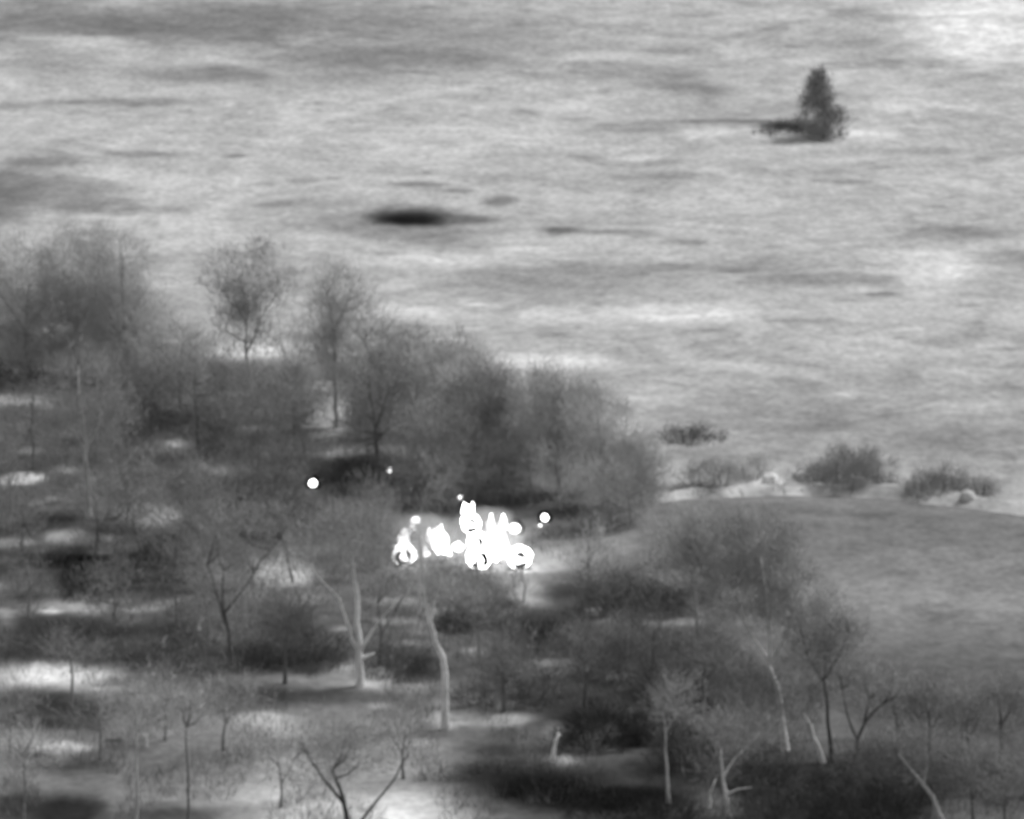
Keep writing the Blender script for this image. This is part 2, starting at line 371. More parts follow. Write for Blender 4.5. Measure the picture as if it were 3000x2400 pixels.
def bush(name, label, group, base, rx, h, tone=80, dens=1.0, cat='bush', lean=0, cone=False, twg=.026):
    b = at(*base); k = mpp(b[1]); a_, H = rx*k, h*k
    root = empty(name, b.tolist()); tag(root, label, cat, group)
    nodes = []
    for i in range(3):
        sg = Geo()
        x0 = RNG.uniform(-.5, .5)*a_*(.2 if cone else 1); y0 = RNG.uniform(-.5, .5)*a_*(.2 if cone else .8)
        p0 = np.array([x0, y0, -.1]); p2 = np.array([x0*1.5+RNG.normal(0, .1)*a_+lean*H*.5, y0*1.4, H*RNG.uniform(.5, .75)]); p1 = (p0+p2)/2+RNG.normal(0, .08, 3)
        sg.tube([p0, p1, p2], [.06, .045, .02], 5); nodes += [p1, p2]
        sg.build('stem', M_bark(min(130, int(tone)+15)), root)
    nn = int(22*dens*(a_*a_*H)**.5)+30
    if cone:
        z = RNG.uniform(0, 1, nn); th = RNG.uniform(0, 6.283, nn)
        rr = a_*np.interp(z, [0, .12, .35, .6, .85, 1], [.7, 1.0, .96, .56, .27, .05])*RNG.uniform(.02, 1, nn)**.6
        pts = np.stack([rr*np.cos(th)-z*.30*a_, rr*np.sin(th), z*H*.97+.05], 1)
    else:
        d = RNG.normal(0, 1, (nn, 3)); d /= np.linalg.norm(d, axis=1)[:, None]; d[:, 2] = np.abs(d[:, 2])
        lump = np.array([1+.38*noise.noise(Vector(v*2.3+b)) for v in d])
        pts = d*np.array([a_, a_*.8, H*.88])*(lump*RNG.uniform(.2, 1, nn)**.45)[:, None]
        pts[:, 0] += lean*pts[:, 2]
    cg = Geo(); T = pts[np.argsort(np.linalg.norm(pts, axis=1))]
    grow(nodes, None, None, T, .03, cg)
    cnt = int(math.pi/2*a_*H*480*dens)
    spray(cg, pts, np.array([0, 0, -H*.3]), cnt, min(.55, .25+H*.12), twg, .5, .34 if cone else .22)
    if True:                                    # skirt of twigs down to the soil
        th = RNG.uniform(0, 6.283, 160); q = np.sqrt(RNG.uniform(0, 1, 160))*a_
        sk = np.stack([q*np.cos(th), q*np.sin(th)*.8, np.zeros(160)], 1); sk[:, 2] += .03
        spray(cg, sk, np.array([0, 0, -2.]), int(60*a_*dens)+60, .45, .04, 1.0)
    cg.build('crown', M_twig(tone), root)
    return root

exec_list = []
GT_BACK = 'bare trees along the far edge of the wood'
GT_MID = 'bare trees standing in the wood'
GT_FRONT = 'bare trees in the foreground'
B = 'bare_tree'
# label, base, stems, crowns, tone, bark, radius, density
TREES = [
 # --- rear rank, left to right
 ('wide hazy tree at the far left end of the wood, above the dark hollow', GT_BACK,(50,800),[[(50,800),(55,700),(60,600)],[(55,700),(110,620)],[(55,700),(10,630)]],[(45,590,95,90),(100,640,80,70)],104,100,.2,.8),
 ('tall hazy tree rising over the two small clearings at upper left', GT_BACK,(165,790),[[(165,790),(160,700),(165,600)],[(162,690),(215,600)],[(162,690),(120,610)]],[(165,570,100,85),(190,640,100,70)],106,120,.2,.8),
 ('faint round tree second from the left along the skyline of the wood', GT_BACK,(270,800),[[(270,800),(262,700),(255,590)],[(262,700),(300,620)]],[(245,560,75,80),(275,660,80,80)],108,100,.18,.7),
 ('low pale-limbed tree filling the dip left of the knobbly treetop', GT_BACK,(380,860),[[(380,860),(378,790),(385,720)],[(378,790),(340,730)]],[(370,730,95,60)],106,100,.17,.6),
 ('knobbly open tree whose separate tufts stand against the pale ground', GT_BACK,(535,880),[[(535,880),(530,805),(518,745),(520,660),(505,580)],[(518,745),(560,650),(600,600)],[(520,680),(470,610),(450,560)],[(518,720),(450,680)]],[(555,525,42,22),(480,545,45,24),(590,600,48,34),(520,600,40,32),(470,620,40,30),(520,665,60,32),(440,590,30,18),(560,640,50,30)],90,185,.15,.5),
 ('thin upright tree with a small round top right of the knobbly tree', GT_BACK,(708,900),[[(708,900),(705,780),(702,690),(690,620)],[(703,700),(735,630),(745,590)]],[(708,600,48,42),(690,650,50,42),(750,650,42,50)],100,110,.16,.8),
 ('spiky tree with forked upright tips above the middle of the wood', GT_BACK,(800,920),[[(800,920),(800,820),(805,730)],[(800,800),(840,720)],[(800,800),(765,720)]],[(800,720,65,62),(770,790,80,60)],94,100,.17,.95),
 ('flat-topped tree just left of the broad dome of twigs', GT_BACK,(870,960),[[(870,960),(875,860),(880,770)],[(874,860),(840,780)]],[(885,750,70,62),(850,830,80,70)],90,100,.18,1),
 ('broad domed tree with fan-like twigs in the centre of the skyline', GT_BACK,(985,1000),[[(985,1000),(980,900),(975,820)],[(980,900),(1035,800)],[(980,900),(920,810)]],[(965,790,100,85),(1010,860,90,80)],98,115,.2,1.1),
 ('steep-sided tree on the right flank of the broad dome', GT_BACK,(1060,1020),[[(1060,1020),(1055,930),(1045,850)],[(1055,930),(1085,860)]],[(1040,835,65,75),(1070,910,70,70)],92,100,.17,1),
 ('rounded twiggy tree right of the dome, with a notch between them', GT_BACK,(1175,1040),[[(1175,1040),(1172,940),(1165,850)],[(1172,940),(1215,860)],[(1172,940),(1130,880)]],[(1160,840,85,78),(1200,870,80,75),(1150,920,80,60)],98,105,.19,1.05),
 ('sloping tree on the descending right shoulder of the wood', GT_BACK,(1270,1070),[[(1270,1070),(1268,990),(1262,910)],[(1268,990),(1310,930)]],[(1260,890,72,70),(1290,960,75,60)],100,100,.16,1),
 ('last low tree at the right end of the wood, beside the pale bank', GT_BACK,(1350,1070),[[(1350,1070),(1345,1010),(1340,950)],[(1345,1010),(1375,970)]],[(1345,960,62,50),(1380,1000,50,34)],102,100,.13,.95),
 # --- middle ranks
 ('dark dense tree behind the white-hot streak at the left edge', GT_MID,(70,990),[[(70,990),(68,910),(72,830)]],[(75,860,85,60)],84,90,.15,.8),
 ('tall pale trunk forking twice left of the pair of black pits', GT_MID,(188,1090),[[(188,1090),(182,1000),(178,930),(168,850),(165,770)],[(180,950),(205,900),(215,860)],[(180,950),(152,900),(148,860)]],[(170,800,95,80),(230,870,70,60),(130,890,60,50)],88,200,.22,.7),
 ('thin grey tree standing over the two black pits', GT_MID,(260,960),[[(260,960),(258,900),(250,820)]],[(270,800,80,70),(330,810,70,50)],88,105,.12,.85),
 ('dense tree behind the black pits and the small bright patch', GT_MID,(420,960),[[(420,960),(415,880),(410,810)]],[(420,800,90,70),(470,850,70,60)],88,90,.15,1),
 ('slender-stemmed tree rising right of the black pits', GT_MID,(545,1010),[[(545,1010),(545,930),(540,860)],[(545,930),(580,870)]],[(555,850,85,75)],90,110,.13,.9),
 ('bushy dark tree above the leftmost ringed hot spot', GT_MID,(620,960),[[(620,960),(618,880),(615,810)]],[(620,810,75,70),(640,880,55,40)],88,90,.14,.9),
 ('tree with a dark limb bent to the right above the small hot speck', GT_MID,(795,1000),[[(795,1000),(793,930),(785,860),(775,790)],[(793,925),(822,900),(862,882)],[(793,900),(815,840),(820,800)]],[(790,820,95,70),(740,880,50,40)],90,82,.17,.75),
 ('twin-stemmed tree between the small hot speck and the dome', GT_MID,(905,1060),[[(905,1060),(915,980),(930,900),(950,850)],[(910,1010),(895,930),(885,870)]],[(900,880,90,60),(950,930,60,50)],94,112,.12,.8),
 ('dark tree mass directly above the topmost hot spot', GT_MID,(1000,1060),[[(1000,1060),(1000,1010),(995,960)]],[(990,960,95,55)],84,90,.13,.95),
 ('dark low tree left of the pale lattice of stems', GT_MID,(1080,1060),[[(1080,1060),(1085,1000),(1090,950)]],[(1080,970,70,50)],88,90,.12,.9),
 ('pale latticed sapling with upright stems right of the hot spots', GT_MID,(1180,1075),[[(1180,1075),(1178,1010),(1170,950)],[(1180,1040),(1205,1000),(1210,950)],[(1180,1050),(1150,1000),(1148,960)],[(1180,1060),(1228,1020),(1232,980)]],[(1180,960,60,40)],112,158,.09,.5),
 ('grey leaning tree right of the pale lattice of stems', GT_MID,(1290,1110),[[(1290,1110),(1280,1050),(1262,990)]],[(1270,1010,80,45)],92,100,.12,.85),
 ('wide dark tree left of the leftmost ringed hot spot', GT_MID,(500,1120),[[(500,1120),(500,1050),(505,980)]],[(500,1010,100,65),(570,1040,70,50)],82,88,.15,.85),
 ('dark tree directly behind the leftmost ringed hot spot', GT_MID,(700,1110),[[(700,1110),(700,1070),(705,1030)]],[(720,1085,90,34)],80,86,.12,.9),
 ('shaggy dark tree below the small hot speck', GT_MID,(790,1120),[[(790,1120),(788,1070),(790,1020)]],[(790,1050,55,50)],80,86,.11,.8),
 ('crooked pale tree with trunk beside the twin small clearings', GT_MID,(398,1185),[[(398,1185),(394,1120),(385,1060),(368,1010)],[(394,1110),(420,1050)]],[(370,990,80,50),(430,1010,60,40)],84,135,.1,.6),
 ('dim tree over the lower edge of the wood at far left', GT_MID,(45,1160),[[(45,1160),(50,1100),(45,1040)]],[(55,1090,70,40)],86,92,.11,.6),
 ('dark tree standing behind the black hollow on the left', GT_MID,(200,1170),[[(200,1170),(205,1110),(200,1050)],[(204,1120),(235,1070)]],[(220,1060,80,55)],80,88,.13,.75),
 ('leaning pale pole of a tree below the twin small clearings', GT_MID,(295,1165),[[(295,1165),(285,1120),(272,1075)]],[(275,1070,50,34)],88,132,.08,.5),
 ('thin pale trunk left of the large bright clearing', GT_MID,(375,1320),[[(375,1320),(372,1250),(375,1185)]],[(380,1170,60,40)],84,132,.09,.5),
 ('short pale trunk in front of the light thicket', GT_MID,(437,1350),[[(437,1350),(435,1290),(425,1230)]],[(430,1200,55,45)],86,135,.09,.5),
 ('dark two-limbed tree whose right limb crosses the large bright clearing', GT_MID,(492,1400),[[(492,1400),(480,1330),(468,1270),(470,1200)],[(474,1290),(520,1230),(548,1180),(592,1130)],[(478,1320),(455,1240),(440,1180)]],[(500,1110,85,60),(580,1100,60,42),(460,1150,50,40)],92,75,.15,.65),
 # --- foreground
 ('pale tree forking into three limbs like a candelabrum left of centre', GT_FRONT,(757,1446),[[(757,1446),(757,1410),(755,1370),(753,1310),(752,1250),(742,1170)],[(755,1372),(735,1320),(718,1265),(700,1235)],[(756,1375),(785,1325),(800,1305)],[(757,1388),(778,1380),(792,1376)],[(718,1265),(680,1225),(640,1190),(605,1160)],[(800,1305),(840,1262),(890,1228)]],[(745,1140,80,62),(660,1165,62,40),(830,1170,60,50),(745,1110,120,40)],96,210,.25,.6),
 ('slender bending pale trunk standing on the bright strip of ground', GT_FRONT,(938,1536),[[(938,1536),(937,1480),(936,1420),(930,1385),(918,1355),(906,1310),(895,1265),(890,1200),(886,1130)],[(906,1310),(915,1270),(930,1215)],[(895,1265),(890,1290),(880,1240)]],[(900,1210,60,40),(960,1240,60,32)],96,205,.22,.35),
 ('large spreading tree with a pale lower trunk right of centre', GT_FRONT,(1653,1580),[[(1653,1580),(1648,1520),(1640,1460),(1628,1425),(1618,1390)],[(1618,1392),(1590,1350),(1562,1305),(1545,1240)],[(1620,1390),(1618,1310),(1612,1230),(1600,1160)],[(1622,1395),(1660,1330),(1672,1285),(1712,1225)]],[(1520,1160,95,75),(1600,1140,90,58),(1640,1210,75,70),(1560,1250,90,62),(1450,1170,50,62),(1640,1290,62,50)],100,215,.21,.85),
 ('dark-stemmed tree just right of the large spreading tree', GT_FRONT,(1752,1605),[[(1752,1605),(1745,1520),(1735,1440),(1738,1370)],[(1738,1430),(1770,1370),(1790,1330)],[(1737,1440),(1700,1380)]],[(1730,1310,75,55),(1700,1370,70,55),(1770,1350,50,50)],92,72,.13,.9),
 ('leaning pale trunk between the two large trees on the right', GT_FRONT,(1735,1606),[[(1735,1606),(1722,1570),(1706,1530),(1690,1500)]],[(1690,1480,60,40)],92,220,.15,.45),
 ('dark curved tree right of the leaning pale trunk', GT_FRONT,(1800,1612),[[(1800,1612),(1806,1560),(1820,1520),(1860,1480)],[(1806,1560),(1785,1510),(1775,1460)],[(1820,1520),(1828,1470)]],[(1850,1450,75,40),(1790,1430,60,40)],90,70,.13,.6),
 ('tall dim tree in front of the mown field, left of the spreading tree', GT_FRONT,(1470,1340),[[(1470,1340),(1465,1270),(1460,1210),(1450,1150)],[(1462,1230),(1490,1170)]],[(1440,1140,60,60),(1480,1120,60,40)],100,140,.1,.6),
 ('small rounded tree overlooking the right side of the mown field', GT_FRONT,(1960,1600),[[(1960,1600),(1958,1540),(1950,1480)],[(1958,1540),(1990,1490)]],[(1960,1490,75,50)],90,90,.11,.7),
 ('wispy tree at the right edge below the mown field', GT_FRONT,(2110,1600),[[(2110,1600),(2108,1530),(2100,1460)],[(2108,1530),(2135,1480)]],[(2110,1500,70,62)],86,92,.13,.75),
 ('thin angular pale stem bent to the right at its top', GT_FRONT,(1408,1690),[[(1408,1690),(1405,1640),(1402,1580),(1401,1540),(1425,1500)],[(1401,1545),(1395,1500)]],[(1420,1470,70,42)],88,175,.1,.6),
 ('pale double-stemmed tree at the bottom right of centre', GT_FRONT,(1534,1718),[[(1534,1718),(1528,1670),(1520,1620),(1516,1575)],[(1522,1640),(1545,1600),(1600,1545)],[(1528,1672),(1555,1660),(1580,1655)]],[(1540,1540,95,45),(1600,1530,60,30)],88,205,.14,.55),
 ('short crooked pale stem left of the pale double-stemmed tree', GT_FRONT,(1492,1702),[[(1492,1702),(1495,1670),(1508,1640)]],[(1500,1620,45,30)],84,200,.11,.4),
 ('dark tree cut off by the bottom edge with one long limb to the right', GT_FRONT,(738,1775),[[(738,1775),(728,1715),(716,1660),(700,1620)],[(738,1760),(790,1690),(830,1640),(862,1585)],[(722,1690),(680,1640),(650,1590)]],[(690,1560,80,40),(740,1590,70,50),(650,1620,60,40)],104,58,.17,.33),
 ('blotchy pale trunk at the bottom left rising past a bright stump', GT_FRONT,(286,1760),[[(286,1760),(288,1680),(287,1600),(287,1540),(284,1470)],[(287,1580),(310,1550)]],[(290,1480,60,50)],104,170,.1,.3),
 ('faint straight trunk right of the blotchy one at the bottom left', GT_FRONT,(396,1760),[[(396,1760),(396,1680),(394,1600),(392,1530)]],[(395,1500,60,45)],104,100,.09,.35),
 ('faint thin trunk over the dark square of ground at bottom left corner', GT_FRONT,(50,1760),[[(50,1760),(52,1680),(50,1590)]],[(55,1570,60,40)],100,125,.09,.35),
 ('light grey trunk standing in the gap left of the forked pale tree', GT_FRONT,(347,1560),[[(347,1560),(350,1490),(345,1430)],[(350,1490),(362,1450)]],[(350,1430,55,40)],96,135,.09,.4),
 ('leaning dark tree at the lower right with a bright foot', GT_FRONT,(1988,1735),[[(1988,1735),(1965,1680),(1935,1640),(1892,1590)],[(1945,1650),(1955,1600)]],[(1900,1570,75,40),(1960,1610,60,40)],84,190,.16,.6),
 ('tree filling the bottom right corner with mottled twigs', GT_FRONT,(2120,1770),[[(2120,1770),(2115,1700),(2120,1640)],[(2116,1700),(2150,1650)]],[(2110,1640,80,62),(2060,1600,50,40)],86,105,.13,.7),
 ('small leaning tree with pale bark below the ringed hot spot at right', GT_MID,(1102,1268),[[(1102,1268),(1106,1235),(1095,1200),(1088,1190)]],[(1100,1185,34,24)],110,170,.08,.35),
 ('thin upright sapling in front of the wide bushes right of centre', GT_MID,(1240,1240),[[(1240,1240),(1240,1190),(1238,1130)],[(1240,1190),(1255,1150)]],[(1245,1130,40,45)],108,130,.07,.5),
 ('soft low tree in the dip right of the knobbly open tree', GT_BACK,(625,880),[[(625,880),(622,800),(630,740)],[(623,810),(600,750)]],[(625,730,60,55)],104,120,.12,.7),
 # --- further trees that knit the wood together
 ('thin tree at the left edge just below the white-hot streak', GT_MID,(20,1120),[[(20,1120),(22,1050),(18,990)]],[(20,980,50,45)],86,120,.1,.6),
 ('grey tree between the tall pale trunk and the twin small clearings', GT_MID,(270,1110),[[(270,1110),(268,1040),(262,980)],[(268,1050),(300,1000)]],[(280,980,65,55)],88,120,.11,.7),
 ('slim tree just left of the lone round hot spot', GT_MID,(610,1110),[[(610,1110),(612,1050),(606,990)],[(611,1050),(640,1000)]],[(600,990,55,60)],84,120,.1,.8),
 ('dim tree between the two clusters left of the blaze', GT_MID,(800,1190),[[(800,1190),(796,1130),(800,1080)],[(797,1140),(770,1090)]],[(790,1095,50,40)],86,130,.1,.7),
 ('thin tree rising behind the row of flames', GT_MID,(895,1090),[[(895,1090),(900,1020),(918,960)]],[(925,1000,50,45)],88,135,.09,.6),
 ('tree with bushy head between the dome and the small hot speck', GT_MID,(860,1030),[[(860,1030),(860,960),(850,900)]],[(870,900,60,60)],90,120,.12,.8),
 ('tree in the dip between the dome and its right-hand neighbour', GT_MID,(1120,1060),[[(1120,1060),(1115,990),(1110,920)],[(1116,1000),(1140,950)]],[(1110,910,50,60)],92,130,.12,.8),
 ('low tree at the foot of the sloping right shoulder', GT_MID,(1330,1120),[[(1330,1120),(1325,1070),(1320,1020)]],[(1320,1030,60,40)],92,130,.1,.7),
 ('dark tree above the light thicket on the left', GT_MID,(430,1240),[[(430,1240),(428,1180),(432,1130)],[(428,1190),(400,1140)]],[(420,1130,70,50)],80,95,.11,.8),
 ('bushy tree left of the light thicket', GT_MID,(240,1330),[[(240,1330),(242,1270),(236,1210)],[(242,1280),(270,1230)]],[(245,1210,80,50)],80,110,.11,.6),
 ('tree over the black hollow at the left edge', GT_MID,(60,1300),[[(60,1300),(62,1240),(56,1180)]],[(50,1190,55,42)],78,105,.1,.45),
 ('leafless tree leaning over the clearing beside the pale forked tree', GT_MID,(640,1340),[[(640,1340),(634,1280),(620,1225)],[(634,1285),(665,1235)]],[(655,1130,80,46)],90,120,.11,.5),
 ('shadowy tree between the two-limbed dark tree and the forked pale tree', GT_FRONT,(600,1440),[[(600,1440),(598,1370),(606,1300)],[(598,1380),(570,1320)]],[(600,1320,75,50)],78,105,.11,.7),
 ('tangled tree behind the fork of the candelabrum tree', GT_FRONT,(800,1400),[[(800,1400),(802,1330),(796,1270)],[(801,1340),(830,1290)]],[(820,1225,60,40)],80,110,.09,.45),
 ('tree with fine drooping twigs right below the blaze', GT_FRONT,(1010,1400),[[(1010,1400),(1008,1320),(1012,1250)],[(1009,1330),(1040,1270)],[(1009,1340),(980,1280)]],[(1010,1260,70,50),(960,1250,50,40)],84,130,.12,.7),
 ('small twiggy tree standing beyond the bright strip of ground', GT_FRONT,(1060,1500),[[(1060,1500),(1062,1430),(1058,1370)],[(1062,1440),(1095,1390)]],[(1065,1380,80,60)],82,105,.11,.65),
 ('tree with many thin poles in the thicket right of the black-centred bush', GT_FRONT,(1230,1500),[[(1230,1500),(1232,1430),(1228,1360)],[(1231,1440),(1260,1380)]],[(1240,1370,80,55)],80,105,.11,.7),
 ('tree in the middle of the broad thicket below the field corner', GT_FRONT,(1370,1500),[[(1370,1500),(1372,1430),(1378,1350)],[(1372,1440),(1340,1370)]],[(1370,1350,85,60)],80,110,.12,.7),
 ('tree filling the gap left of the large spreading tree', GT_FRONT,(1480,1500),[[(1480,1500),(1482,1430),(1486,1370)],[(1482,1440),(1520,1380)]],[(1480,1370,80,70)],86,110,.12,.65),
 ('tree before the thick bush at the foot of the large spreading tree', GT_FRONT,(1570,1620),[[(1570,1620),(1568,1550),(1575,1480)],[(1569,1560),(1600,1500)]],[(1580,1470,75,60)],86,120,.11,.7),
 ('pale crooked sapling close to the dark-stemmed tree', GT_FRONT,(1712,1560),[[(1712,1560),(1700,1510),(1705,1460)]],[(1700,1450,50,50)],90,165,.08,.6),
 ('feathery tree at the field edge right of the curved dark tree', GT_FRONT,(1890,1590),[[(1890,1590),(1888,1530),(1880,1470)],[(1888,1540),(1915,1490)]],[(1885,1480,65,52)],86,110,.11,.75),
 ('feathery tree midway between the small rounded tree and the right edge', GT_FRONT,(2040,1610),[[(2040,1610),(2038,1550),(2030,1490)],[(2038,1560),(2062,1510)]],[(2035,1500,65,60)],84,110,.11,.75),
 ('tall brushy tree in the right corner thicket', GT_FRONT,(2050,1740),[[(2050,1740),(2046,1680),(2040,1610)],[(2046,1690),(2075,1640)]],[(2040,1620,75,60)],80,105,.12,.8),
 ('brushy tree left of the leaning dark tree with the bright foot', GT_FRONT,(1850,1720),[[(1850,1720),(1848,1660),(1856,1600)],[(1848,1670),(1820,1620)]],[(1845,1600,80,52)],78,105,.12,.8),
 ('thin tree over the long bright strip at the lower left', GT_FRONT,(150,1480),[[(150,1480),(152,1420),(146,1360)]],[(150,1370,60,36)],84,110,.09,.35),
 ('wispy low tree at the left edge beside the long bright strip', GT_FRONT,(20,1600),[[(20,1600),(22,1530),(16,1480)]],[(25,1480,55,40)],86,110,.09,.4),
 ('open grey tree left of the bottom dark tree with the long limb', GT_FRONT,(590,1700),[[(590,1700),(592,1640),(584,1580)],[(592,1650),(620,1600)]],[(590,1590,65,46)],100,115,.09,.3),
 ('open grey tree between the forked tree and the bottom edge', GT_FRONT,(850,1640),[[(850,1640),(848,1580),(856,1530)],[(848,1590),(820,1540)]],[(845,1540,65,36)],98,115,.09,.3),
 ('faint open tree above the low grey bush at lower left', GT_FRONT,(470,1580),[[(470,1580),(472,1520),(466,1460)],[(472,1530),(500,1480)]],[(475,1470,65,40)],94,110,.09,.35),
 ('faint open tree left of the light grey trunk', GT_FRONT,(210,1600),[[(210,1600),(212,1540),(205,1490)]],[(215,1490,60,36)],92,110,.09,.35),
]
for (lab, grp, base, stems, crowns, tone, bark, r, dens) in TREES:
    if grp != GT_FRONT:                       # twigs carry on down the stem almost to the floor
        low = []
        for (X, Y, rx, ry) in crowns[:2]:
            gap = base[1]-(Y+ry)
            if gap > 15: low.append((X*.6+base[0]*.4+random.uniform(-12, 12), Y+ry+gap*.30, rx*.85, gap*.42+14))
        crowns = crowns+low
    elif dens <= .4:
        crowns = [(X, Y, rx*1.35, ry*1.25) for X, Y, rx, ry in crowns]; bark = max(bark, 128) if base[1] < 1720 else bark; dens *= 1.15
    tree(B, lab, grp, base, stems, crowns, tone*(1.88 if grp == GT_BACK else 1.82 if grp == GT_MID else 1.85)+random.uniform(-16, 16), bark*1.4 if bark < 130 and grp != GT_FRONT else max(bark, 84)*1.08, r*(.8 if grp != GT_FRONT else 1), dens*(.52 if grp == GT_MID else .92 if base[0] < 400 else .68 if base[0] == 535 else .78 if grp == GT_BACK else 1.1))

GB_STRIP = 'bushes in the strip behind the mown field'
GB_WOOD = 'bushes in the undergrowth of the wood'
GB_FRONT = 'bushes along the bottom of the picture'
# label, group, base, rx, h, tone, density, lean
BUSH = [
 ('low spreading dark bush alone on the pale ground above the field', GB_STRIP,(1450,926),66,26,62,1.0,.2),
 ('soft grey bush at the left end of the strip behind the field', GB_STRIP,(1500,1030),62,62,104,.6,0),
 ('pale grey bush left of the bright mound', GB_STRIP,(1588,1005),36,42,116,.5,0),
 ('low black-footed bush on the bank at the left end of the field', GB_STRIP,(1462,1042),48,20,68,1,0),
 ('largest round bush behind the middle of the field', GB_STRIP,(1790,1028),82,82,92,.85,0),
 ('smaller bush leaning against the left of the largest round bush', GB_STRIP,(1715,1008),50,22,84,.8,0),
 ('dark bush sloping left near the pale boulder', GB_STRIP,(1970,1044),58,56,88,.85,0),
 ('thin grey bush just right of the pale boulder', GB_STRIP,(2062,1042),34,38,98,.7,0),
 ('flat dark bush right beneath the bright mound', GB_STRIP,(1622,1036),30,6,80,.9,0),
 ('black-centred bush left of the large twiggy thicket', GB_WOOD,(1150,1372),78,62,58,1.1,0),
 ('wide dark bush under the right end of the wood', GB_WOOD,(1320,1290),120,78,72,.85,0),
 ('long low bush reaching towards the mown field', GB_WOOD,(1450,1280),90,60,78,.8,0),
 ('upright twiggy thicket behind the bright strip of ground', GB_WOOD,(1080,1480),120,110,82,.8,0),
 ('dark thicket above the dark double bush in the lower middle', GB_WOOD,(1290,1420),110,88,76,.9,0),
 ('broad even thicket below the field corner', GB_WOOD,(1440,1460),120,110,80,.85,0),
 ('shaggy thicket left of the large spreading tree', GB_WOOD,(1560,1480),90,100,84,.7,0),
 ('small black bush under the hot spots', GB_WOOD,(960,1325),52,66,62,1,0),
 ('grey bush right of the small black bush', GB_WOOD,(1045,1318),52,62,80,.8,0),
 ('dark bush between the forked tree and the bending trunk', GB_WOOD,(840,1420),78,70,76,.8,0),
 ('round dark bush left of the forked pale tree', GB_WOOD,(650,1400),88,80,72,.9,0),
 ('dark bush at the foot of the two-limbed dark tree', GB_WOOD,(545,1410),50,52,62,.95,0),
 ('low dark bush beside the light thicket at left', GB_WOOD,(320,1390),90,40,66,.7,0),
 ('low mound of dark twigs on the left below the black hollow', GB_WOOD,(120,1370),150,40,62,.6,0),
 ('dark bush behind the light thicket', GB_WOOD,(310,1230),80,46,66,.8,0),
 ('dark bush on the left edge above the long bright strip', GB_WOOD,(190,1260),70,46,54,.9,0),
 ('dark bush right of the twin small clearings', GB_WOOD,(340,1190),60,56,62,.9,0),
 ('dark bush under the leftmost ringed hot spot', GB_WOOD,(640,1130),95,70,74,.8,0),
 ('dark bush right of the pair of black pits', GB_WOOD,(470,950),60,44,70,.8,0),
 ('dark bush above the small hot speck', GB_WOOD,(750,1010),80,46,68,.85,0),
 ('dark bush in the hollow at the upper left edge', GB_WOOD,(30,790),50,56,52,1,0),
 ('light grey thicket between two pale trunks at left', GB_WOOD,(420,1350),60,40,118,.4,0),
 ('dark bush right of the pale lattice of stems', GB_WOOD,(1270,1120),70,44,84,.8,0),
 ('dark bush behind the rightmost hot spot', GB_WOOD,(1180,1130),50,30,84,.6,0),
 ('grey twiggy bush on the left shore of the field', GB_WOOD,(1400,1200),62,56,98,.6,0),
 ('darkest bush of the lower middle, above the short white snag', GB_WOOD,(1250,1570),100,88,50,1.1,0),
 ('dark bush right of the short white snag', GB_WOOD,(1370,1560),80,90,62,.9,0),
 ('dark twiggy bush around the angular pale stem', GB_FRONT,(1460,1620),90,84,66,.85,0),
 ('thick dark bush at the foot of the large spreading tree', GB_FRONT,(1600,1660),90,72,64,.95,0),
 ('dark bush right of the pale double-stemmed tree', GB_FRONT,(1640,1735),110,80,58,1,0),
 ('dark bush under the leaning pale trunk', GB_FRONT,(1740,1690),80,74,62,.95,0),
 ('wide dark bush near the bottom edge, second from the corner tree', GB_FRONT,(1830,1740),110,96,54,1,0),
 ('dark bush behind the leaning dark tree at lower right', GB_FRONT,(1900,1690),80,78,60,.9,0),
 ('mottled bush below the small rounded tree', GB_FRONT,(2010,1660),80,70,74,.8,0),
 ('dim bush at the right edge of the picture', GB_FRONT,(2150,1680),60,80,72,.8,0),
 ('black low bush at the bottom with a bright clearing on its left', GB_FRONT,(1150,1668),92,34,34,1,0),
 ('long black bush along the bottom edge left of the corner thickets', GB_FRONT,(1290,1718),120,50,32,1,0),
 ('black bush touching the bottom edge near the short crooked stem', GB_FRONT,(1400,1740),80,60,46,1,0),
 ('grey lone bush on the bright ground at bottom centre', GB_FRONT,(930,1640),60,50,96,.4,0),
 ('soft grey bush at the left of the black low bush', GB_FRONT,(1030,1622),50,30,70,.6,0),
 ('low grey bush between the blotchy trunk and the dark limb', GB_FRONT,(500,1600),60,26,100,.4,0),
]
for (lab, grp, base, rx, h, tone, dens, lean) in BUSH:
    bush('bush', lab, grp, base, rx*(1.22 if grp == GB_STRIP else 1.08), h*(1.25 if grp == GB_STRIP and h > 30 else 1.1), tone*(1.7 if grp == GB_STRIP else 1.42)+8, dens*(1.3 if grp == GB_STRIP else .85), 'bush', lean)

bush('conical_evergreen', 'dark pointed evergreen standing alone on the pale ground at upper right', None, (1735,290), 52, 134, 150, .8, 'tree', 0, True, .05)
bush('bush', 'black low bush hugging the left foot of the lone pointed evergreen', None, (1660,280), 78, 22, 62, 1.0, 'bush', 0)

